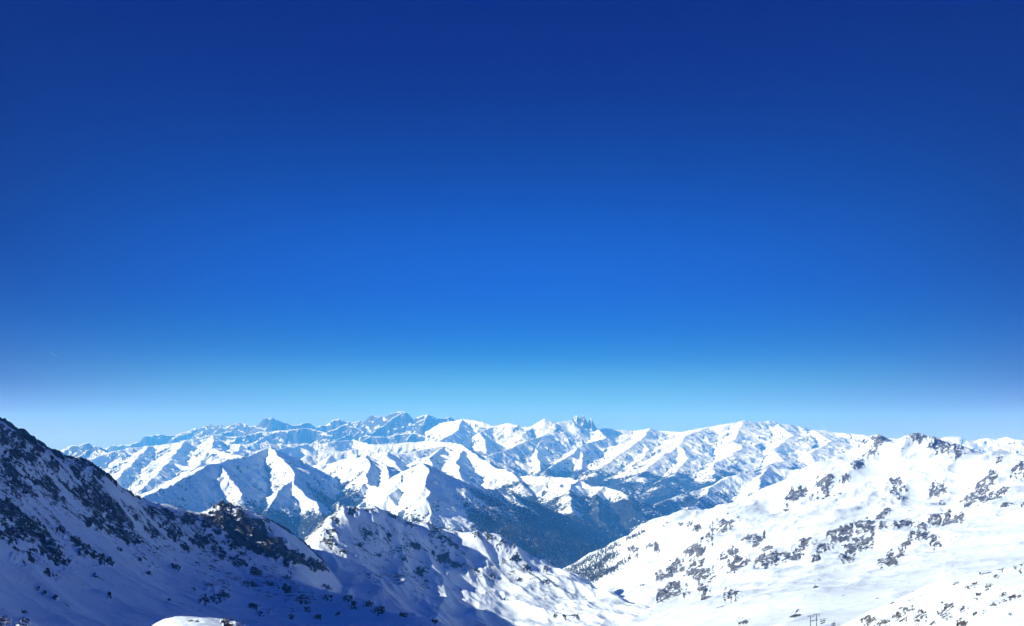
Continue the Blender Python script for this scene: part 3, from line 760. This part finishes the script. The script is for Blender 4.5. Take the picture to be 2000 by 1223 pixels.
LEFT = terrain_obj('rocky_ridge', L.X, L.Y, L.Z, np.ones(x.shape, bool), {'rock': rk}, M_LEFT, 'shaded rocky ridge with dark outcrops on the left')

# snow spur running to the valley in the centre
C_PTS = [(670, 996, 2700), (645, 1020, 2575), (625, 1050, 2470), (610, 1085, 2380), (595, 1130, 2300), (740, 999, 2800), (800, 1020, 2880), (850, 1031, 2950), (900, 1050, 3000), (930, 1044, 3040), (970, 1044, 3080), (1010, 1070, 3100), (1060, 1100, 3050),
         (1130, 1125, 2950), (1200, 1164, 2720), (1250, 1185, 2560), (1300, 1200, 2420), (1360, 1226, 2200),
         (520, 1150, 2600), (560, 1120, 2700), (600, 1085, 2800), (670, 1090, 3150), (740, 1100, 3300), (800, 1110, 3350), (900, 1130, 3450), (1010, 1150, 3500), (1130, 1190, 3350), (1250, 1250, 3000), (1360, 1290, 2600),
         (700, 1048, 2575), (700, 1100, 2400), (700, 1150, 2150), (700, 1220, 1850), (760, 1040, 2720), (760, 1085, 2600), (760, 1130, 2400), (760, 1180, 2100), (800, 1105, 2600), (800, 1155, 2350), (800, 1205, 2050), (850, 1080, 2800), (850, 1127, 2600), (850, 1180, 2300), (880, 1145, 2600),
         (880, 1200, 2250), (960, 1105, 2850), (960, 1168, 2600), (960, 1223, 2280), (1040, 1130, 2820), (1040, 1180, 2550), (1040, 1223, 2310), (1130, 1162, 2700), (1130, 1195, 2450), (1130, 1228, 2250), (1220, 1190, 2450), (1220, 1226, 2250), (1300, 1226, 2200),
         (700, 1320, 1500), (900, 1330, 1700), (1200, 1330, 1700), (600, 1200, 2000)]
C = Surf(C_PTS, 560, 1390, 1650, 3480, 640, 340)
x, y = C.X, C.Y
bl_C = [(650, 1040, 14), (630, 1022, 14), (640, 1060, 14), (655, 1015, 8), (690, 1004, 9), (720, 1003, 8), (770, 1010, 11), (800, 1024, 12), (850, 1036, 12), (870, 1050, 14), (890, 1066, 10), (810, 1070, 9), (840, 1082, 8), (870, 1096, 14), (892, 1106, 9), (905, 1082, 6), (820, 1115, 10), (740, 1080, 5),
        (720, 1046, 6), (1005, 1090, 9), (1032, 1110, 7), (980, 1060, 9), (1000, 1067, 8), (930, 1047, 10), (955, 1046, 8), (1067, 1142, 6), (1120, 1203, 8), (1105, 1206, 6), (1065, 1110, 6), (930, 1120, 6), (960, 1130, 6), (1015, 1135, 6), (985, 1170, 5), (1085, 1202, 5), (1140, 1162, 5), 
        (700, 1060, 6), (670, 1080, 8), (760, 1050, 5), (790, 1095, 6)]
RM = C.patches(bl_C, wob=.9, flat=1.4, tilt=-.3)
RM = np.maximum(RM, np.maximum(C.crest(590, 680, 70), .7 * C.crest(680, 900, 26)))
WK = C.patches([(720, 1060, 40), (780, 1070, 40), (850, 1090, 40), (900, 1110, 35), (960, 1120, 35), (740, 1120, 35), (820, 1140, 35), (1010, 1110, 30), (1060, 1150, 30)], wob=.9, flat=1.2, tilt=-.3)
C.Z += 13 * (ridged((x + .5 * y) / 150, (y - .5 * x) / 330, 4, 607, .5) - .95) + 1.6 * fbm(x / 80, y / 50, 4, 606) + 10 * fbm(x / 260, y / 260, 4, 600) + 9 * fbm(x / 130, y / 130, 3, 610) * sstep(-350, 100, x) + .5 * fbm(x / 25, y / 25, 3, 605)
band = ridged(x / 70, y / 45, 5, 655, .62)
C.Z += RM * 3 * (band - .9) + RM * (2 * (ridged(x / 60, y / 60, 4, 620) - .8) + 1.5 * fbm(x / 10, y / 10, 2, 630))
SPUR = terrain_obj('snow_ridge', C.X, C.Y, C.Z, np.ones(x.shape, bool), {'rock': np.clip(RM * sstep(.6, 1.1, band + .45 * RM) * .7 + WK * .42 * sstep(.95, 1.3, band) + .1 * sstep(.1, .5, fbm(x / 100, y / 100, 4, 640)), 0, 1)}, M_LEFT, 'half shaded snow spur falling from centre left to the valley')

# foreground humps at the bottom edge
H_PTS = [(270, 1250, 150), (300, 1221, 150), (320, 1213, 150), (340, 1208, 150), (390, 1208, 150), (430, 1211, 150), (470, 1221, 150), (510, 1240, 148), (270, 1290, 180), (390, 1260, 180), (510, 1300, 178),
         (270, 1270, 130), (390, 1230, 132), (470, 1240, 132), (390, 1270, 110), (270, 1310, 110), (510, 1300, 110)]
H1 = Surf(H_PTS, 262, 530, 105, 180, 200, 120)
x, y = H1.X, H1.Y
RM = H1.patches([(455, 1219, 12), (440, 1214, 6), (470, 1222, 10)])
H1.Z += .3 * fbm(x / 9, y / 9, 4, 700, .6) + .12 * ridged(x / 5, y / 2.5, 3, 705) + RM * .5 * (ridged(x / 4, y / 4, 3, 710) - .6)
KNOLL = terrain_obj('snow_knoll', H1.X, H1.Y, H1.Z, np.ones(x.shape, bool), {'rock': np.clip(RM * .6, 0, 1)}, M_NEAR, 'small sunlit snow knoll at the bottom edge')
K_PTS = [(-150, 1120, 170), (-60, 1160, 172), (0, 1188, 175), (30, 1200, 176), (60, 1213, 178), (90, 1228, 178), (150, 1270, 178), (-150, 1190, 215), (0, 1250, 215), (60, 1270, 215), (150, 1320, 215), (-150, 1190, 140), (0, 1218, 150), (60, 1235, 150), (0, 1260, 125), (-150, 1260, 110), (150, 1320, 130)]
H2 = Surf(K_PTS, -140, 150, 112, 215, 200, 120)
x, y = H2.X, H2.Y
RM = H2.patches([(50, 1214, 8), (5, 1215, 14), (40, 1222, 8)])
H2.Z += .3 * fbm(x / 9, y / 9, 3, 720) + RM * .5 * (ridged(x / 4, y / 4, 3, 730) - .6)
BANK = terrain_obj('snow_bank', H2.X, H2.Y, H2.Z, np.ones(x.shape, bool), {'rock': np.clip(RM * .6, 0, 1)}, M_NEAR, 'near snow bank with a sunlit rim in the lower left corner')

# ------------------------------------------------------------------ air
HZ = 4.7e-5
bm = bmesh.new()
bmesh.ops.create_cube(bm, size=1.0)
x0, x1, y0, y1, z0, z1 = -46000, 46000, -9000, 34000, FLOOR - 5, 900.0
for v in bm.verts:
    v.co = ((x0 + x1) / 2 + v.co.x * (x1 - x0), (y0 + y1) / 2 + v.co.y * (y1 - y0), (z0 + z1) / 2 + v.co.z * (z1 - z0))
me = bpy.data.meshes.new('haze'); bm.to_mesh(me); bm.free()
hm = new_mat('thin_air')
pv = nd(hm.node_tree, 'ShaderNodeVolumePrincipled')
pv.inputs['Color'].default_value = (.07, .37, 1.0, 1)
pv.inputs['Absorption Color'].default_value = (1, 1, 1, 1)
pv.inputs['Density'].default_value = HZ
pv.inputs['Anisotropy'].default_value = 0.0
ho = nd(hm.node_tree, 'ShaderNodeOutputMaterial')
hm.node_tree.links.new(pv.outputs[0], ho.inputs['Volume'])
tag(link('haze', me, hm), 'thin blue air between the near slopes and the far ranges', None, None, 'stuff')

# ------------------------------------------------------------------ loose rocks on the slopes: parts of the slope they lie on
rng = random.Random(5)
def rock_mesh(seed, m):
    r = random.Random(seed)
    bm = bmesh.new()
    for i in range(20):
        d = Vector((r.gauss(0, 1), r.gauss(0, 1), r.gauss(0, 1))).normalized()
        k = r.uniform(.75, 1.15)
        bm.verts.new((d.x * k, d.y * k * .72, max(d.z, -.35) * k * .55))
    h = bmesh.ops.convex_hull(bm, input=bm.verts)
    bmesh.ops.delete(bm, geom=[e for e in h['geom_interior'] if isinstance(e, bmesh.types.BMVert)], context='VERTS')
    me = bpy.data.meshes.new('rock'); bm.to_mesh(me); bm.free()
    me.materials.append(m)
    return me

def scatter_rocks(surf, root, blobs, total, meshes, fr=(.08, .24), yaw=.3):
    wsum = sum(b[2] ** 1.3 for b in blobs)
    inv = root.location
    made = 0
    for b in sorted(blobs, key=lambda q: -q[2]):
        if not (-10 < b[0] < 2010 and b[1] < 1230): continue
        for k in range(max(1, int(round(total * b[2] ** 1.3 / wsum)))):
            if made >= 300: return
            a, q = rng.uniform(0, 2 * math.pi), math.sqrt(rng.random()) * .95
            rc = surf.hit(b[0] + math.cos(a) * q * b[2], b[1] + math.sin(a) * q * b[2] * .8)
            if rc is None: continue
            p, nrm = surf.point(rc), surf.normal(rc)
            size = b[2] * rng.uniform(*fr) / F * p.y
            o = bpy.data.objects.new('rock', rng.choice(meshes))
            col.objects.link(o)
            o.parent = root
            tilt = nrm.lerp(Vector((0, 0, 1)), .35).normalized()
            o.rotation_euler = (tilt.to_track_quat('Z', 'Y') @ Euler((rng.uniform(-.25, .25), rng.uniform(-.25, .25), yaw + rng.gauss(0, .35))).to_quaternion()).to_euler()
            o.scale = (size * rng.uniform(1.0, 1.9), size * rng.uniform(.6, 1.1), size * rng.uniform(.3, .6))
            o.location = p - inv - nrm * size * .12
            made += 1
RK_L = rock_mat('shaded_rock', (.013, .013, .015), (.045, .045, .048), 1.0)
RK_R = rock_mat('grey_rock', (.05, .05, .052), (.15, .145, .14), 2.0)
RK_N = rock_mat('brown_rock', (.04, .034, .03), (.16, .13, .105), .4)
scatter_rocks(E, RIGHT, bl_E, 290, [rock_mesh(100 + i, RK_R) for i in range(9)])
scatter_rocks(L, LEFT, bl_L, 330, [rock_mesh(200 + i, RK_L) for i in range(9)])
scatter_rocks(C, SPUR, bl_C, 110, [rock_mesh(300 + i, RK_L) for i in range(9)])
NR = [rock_mesh(400 + i, RK_N) for i in range(9)]
scatter_rocks(G, HUMP, bl_G, 110, NR)
scatter_rocks(H1, KNOLL, [(455, 1218, 9), (440, 1213, 5), (430, 1211, 3), (405, 1212, 2), (466, 1221, 6)], 22, NR, (.12, .35))
scatter_rocks(H2, BANK, [(50, 1214, 9), (62, 1216, 5), (5, 1216, 10), (36, 1212, 4)], 22, NR, (.12, .35))

# two boulders on the snow knoll
def boulder(px, py, wpx, label, seed):
    rc = H1.hit(px, py)
    p = H1.point(rc)
    r = random.Random(seed)
    bm = bmesh.new()
    bmesh.ops.create_icosphere(bm, subdivisions=3, radius=1.0)
    for v in bm.verts:
        d = v.co.copy()
        k = 1 + .22 * math.sin(3.1 * d.x + seed) * math.cos(2.7 * d.y) + .12 * math.sin(7 * d.z + 5 * d.x + seed) + r.uniform(-.05, .05)
        v.co = Vector((d.x * k, d.y * k * .8, max(d.z, -.4) * k * .55))
    me = bpy.data.meshes.new('boulder'); bm.to_mesh(me); bm.free()
    o = link('boulder', me, RK_N, loc=p + Vector((0, 0, -.02)))
    sz = wpx / F * p.y / 2
    o.scale = (sz, sz, sz); o.rotation_euler = (0, .12, seed)
    tag(o, label, 'boulder', 'boulders on the snow knoll')
boulder(372.5, 1213.5, 10, 'larger dark boulder half sunk in the sunlit snow knoll at the bottom edge', 3)
boulder(384.5, 1215.5, 9, 'smaller low dark boulder just right of the larger one on the snow knoll', 8)

# ------------------------------------------------------------------ conifers on the valley sides
def conifers(name, pts, m, label, h=(11, 19)):
    V, Fc = [], []
    for p in pts:
        hh = rng.uniform(*h); r = hh * rng.uniform(.16, .24); a0 = rng.random() * 6
        for z0, z1, k in ((.06, .62, 1.0), (.40, 1.0, .66)):
            b = len(V)
            for i in range(5):
                a = a0 + i * 1.2566; q = r * k * rng.uniform(.75, 1.2)
                V.append((p.x + math.cos(a) * q, p.y + math.sin(a) * q, p.z + hh * z0))
            V.append((p.x, p.y, p.z + hh * z1))
            Fc += [(b + i, b + (i + 1) % 5, b + 5) for i in range(5)]
    V = np.array(V, np.float32); c0 = V.mean(0)
    me = mesh_np(name, V - c0, np.array(Fc, np.int32), smooth=False)
    tag(link(name, me, m, loc=Vector(c0.tolist())), label, None, None, 'stuff')
M_CON = plain_mat('conifer_needles', (.016, .022, .02), .8, 0, .5, .05)
pts = []
for band, nn, w in (([(1108, 1119), (1130, 1106), (1165, 1086), (1205, 1064)], 420, 4), ([(1120, 1124), (1150, 1112), (1178, 1096), (1200, 1082)], 620, 7), ([(1150, 1134), (1175, 1124), (1203, 1110)], 420, 5), ([(1125, 1130), (1150, 1122), (1180, 1108)], 260, 6),
                    ([(1205, 1109), (1222, 1097), (1245, 1085)], 50, 4), ([(1225, 1055), (1260, 1040)], 60, 3)):
    for i in range(nn):
        k = rng.random() ** 1.15 * (len(band) - 1.001); a, b = band[int(k)], band[int(k) + 1]; f = k - int(k)
        rc = E.hit(a[0] + (b[0] - a[0]) * f + rng.gauss(0, w), a[1] + (b[1] - a[1]) * f + rng.gauss(0, w * .6))
        if rc: pts.append(E.point(rc))
conifers('conifer_wood', pts, M_CON, 'dark conifers on the lower left flank of the sunlit mountain')
_, X, Y, Z, at = WOOD
fo = at['forest']; pts = []
cand = np.argwhere((fo > .45) & (Z > FLOOR + 20))
for r_, c_ in cand[np.random.RandomState(3).permutation(len(cand))[:11000]]:
    pts.append(Vector((float(X[r_, c_]) + rng.uniform(-6, 6), float(Y[r_, c_]) + rng.uniform(-6, 6), float(Z[r_, c_]) - 1.5)))
conifers('conifer_wood', pts, M_CON, 'dense dark conifer wood on the long shaded ridge above the valley', (14, 24))

# ------------------------------------------------------------------ chairlift
M_STEEL = plain_mat('dark_galvanised_steel', (.07, .075, .085), .5, .6, .2, 2)
M_SEAT = plain_mat('dark_seat_padding', (.02, .022, .03), .7, 0, .2, 4)
def box(bm, c, sz, rot=None):
    r = bmesh.ops.create_cube(bm, size=1.0)
    M = Matrix.Translation(c) @ (rot.to_matrix().to_4x4() if rot else Matrix.Identity(4)) @ Matrix.Diagonal((*sz, 1))
    bmesh.ops.transform(bm, matrix=M, verts=r['verts'])
def rod(bm, a, b, r1, r2=None, n=10):
    a, b = Vector(a), Vector(b); d = b - a
    r = bmesh.ops.create_cone(bm, cap_ends=True, segments=n, radius1=r1, radius2=r1 if r2 is None else r2, depth=d.length)
    bmesh.ops.transform(bm, matrix=Matrix.Translation((a + b) / 2) @ d.to_track_quat('Z', 'Y').to_matrix().to_4x4(), verts=r['verts'])
def part(name, build, m, parent, label=None):
    bm = bmesh.new(); build(bm)
    me = bpy.data.meshes.new(name); bm.to_mesh(me); bm.free()
    return tag(link(name, me, m, parent), label)
def copy_tree(o, parent=None):
    c = o.copy(); col.objects.link(c); c.parent = parent
    for ch in [q for q in o.children]: copy_tree(ch, c)
    return c
def ground_at(px, D):
    c = int(np.clip(np.searchsorted(E.pxs, px), 0, len(E.pxs) - 1)); r = int(np.clip(np.searchsorted(E.ds, D), 0, len(E.ds) - 1))
    return float(E.Z[r, c])
PY_D, ARM = 880.0, 2.9
tops = []
pyl = None
for px, D, lab in ((1583, 880.0, 'left one of two chairlift pylons standing on the lower right snow'), (1595, 872.0, 'right one of two chairlift pylons standing on the lower right snow')):
    gz = ground_at(px, D) - .6
    ztop = (HY - 1203.5) / F * D
    H_ = ztop - gz
    if pyl is None:
        pyl = bpy.data.objects.new('chairlift_pylon', None); col.objects.link(pyl)
        part('pole', lambda b: rod(b, (0, 0, 0), (0, 0, H_), .48, .34, 14), M_STEEL, pyl)
        part('crossarm', lambda b: (box(b, (0, 0, H_), (ARM * 2 + .6, .35, .42)), box(b, (0, 0, H_ + .9), (ARM * 1.5, .14, .14)), rod(b, (-ARM * .7, 0, H_), (-ARM * .7, 0, H_ + .9), .07), rod(b, (ARM * .7, 0, H_), (ARM * .7, 0, H_ + .9), .07)), M_STEEL, pyl)
        for sx in (-1, 1):
            def tr(b, sx=sx):
                box(b, (sx * ARM, 0, H_ - .25), (.16, 4.2, .22))
                for k in range(6): rod(b, (sx * ARM - .1, -1.75 + k * .7, H_ - .42), (sx * ARM + .1, -1.75 + k * .7, H_ - .42), .25, None, 10)
            part('sheave_train', tr, M_STEEL, pyl)
        def lad(b):
            for sx in (-.2, .2): rod(b, (sx, -.62, .3), (sx, -.55, H_ - .6), .03, None, 6)
            for k in range(int(H_ / .45)): rod(b, (-.2, -.6, .5 + k * .42), (.2, -.6, .5 + k * .42), .02, None, 5)
        part('ladder', lad, M_STEEL, pyl)
        o = pyl
    else:
        o = copy_tree(pyl)
    o.location = ((px - HX) / F * D, D, gz)
    tag(o, lab, 'pylon', 'chairlift pylons')
    tops.append(Vector(((px - HX) / F * D, D, gz + H_ - .62)))

def chair_builder():
    r = bpy.data.objects.new('lift_chair', None); col.objects.link(r)      # origin at the rope grip
    part('hanger', lambda b: (rod(b, (0, 0, 0), (0, .1, -1.9), .07, None, 8), box(b, (0, .1, -1.9), (2.7, .09, .09)), box(b, (0, 0, .05), (.18, .5, .22))), M_STEEL, r)
    part('seat', lambda b: box(b, (0, -.1, -3.1), (2.9, .55, .14)), M_SEAT, r)
    part('backrest', lambda b: box(b, (0, .22, -2.75), (2.9, .12, .62), Euler((-.15, 0, 0))), M_SEAT, r)
    for sx in (-1, 1):
        part('side_arm', lambda b, sx=sx: (rod(b, (sx * 1.3, .1, -1.9), (sx * 1.42, .25, -3.1), .05, None, 8), rod(b, (sx * 1.42, .25, -2.7), (sx * 1.42, -.4, -2.7), .04, None, 8)), M_STEEL, r)
    part('footrest', lambda b: (rod(b, (-.9, -.55, -3.65), (.9, -.55, -3.65), .04, None, 6), rod(b, (0, -.4, -2.7), (0, -.55, -3.65), .03, None, 6)), M_STEEL, r)
    return r
ch0 = None
GRP = 'chairs hanging on the chairlift'
for ti, (T, side) in enumerate(((tops[0], -1), (tops[0], 1), (tops[1], -1), (tops[1], 1))):
    a = T + Vector((side * ARM, 0, 0))
    tilt = -22.0 if ti < 2 else 10.0
    far_ = a + Vector((2.0, 150, 0)); far_.z = ground_at(1000 + far_.x / far_.y * F, far_.y) + 5
    near = a + Vector((tilt * .5, -330, 55))
    rope_pts = [far_] + [a.lerp(far_, t) - Vector((0, 0, 6 * t * (1 - t))) for t in (.75, .5, .25)] + [a] + [a.lerp(near, t) - Vector((0, 0, 14 * t * (1 - t))) for t in np.linspace(.08, 1, 14)]
    rope_pts = [Vector(q) for q in rope_pts]
    def rp(b):
        for p, q in zip(rope_pts[:-1], rope_pts[1:]): rod(b, p - a, q - a, .035, None, 6)
    bm = bmesh.new(); rp(bm); me = bpy.data.meshes.new('haul_rope'); bm.to_mesh(me); bm.free()
    nm = ('outer left', 'inner left', 'inner right', 'outer right')[ti]
    tag(link('haul_rope', me, M_STEEL, None, a), 'thin steel chairlift rope, the %s of the four above the snow' % nm, 'rope', 'chairlift ropes')
    for wh, t in zip(('highest', 'middle', 'lowest'), ((.05, .13, .22), (.03, .1, .19), (.06, .15, .24), (.04, .12, .2))[ti]):
        q = a.lerp(near, t) - Vector((0, 0, 14 * t * (1 - t)))
        o = ch0 if ch0 is None else copy_tree(ch0)
        if ch0 is None: ch0 = o = chair_builder()
        o.location = q
        tag(o, 'dark wide chair, the %s of three hanging from the %s chairlift rope' % (wh, nm), 'lift chair', GRP)

# ------------------------------------------------------------------ contrail high on the left
bm = bmesh.new()
a, b = Vector(P(97, 687, 34000)), Vector(P(114, 698, 34000))
for i in range(9):
    t0, t1 = i / 9, (i + 1) / 9
    w0, w1 = 9 + 14 * t0, 9 + 14 * t1
    rod(bm, (b - a) * t0, (b - a) * t1, w0 * (1.15 - t0), w1 * (1.15 - t1) + 2, 10)
me = bpy.data.meshes.new('contrail'); bm.to_mesh(me); bm.free()
cm = new_mat('ice_vapour')
vs = nd(cm.node_tree, 'ShaderNodeVolumePrincipled')
vs.inputs['Color'].default_value = (1, 1, 1, 1); vs.inputs['Density'].default_value = .009
oo = nd(cm.node_tree, 'ShaderNodeOutputMaterial')
cm.node_tree.links.new(vs.outputs[0], oo.inputs['Volume'])
tag(link('contrail', me, cm, None, a), 'short faint white vapour trail in the blue sky on the left', 'contrail')
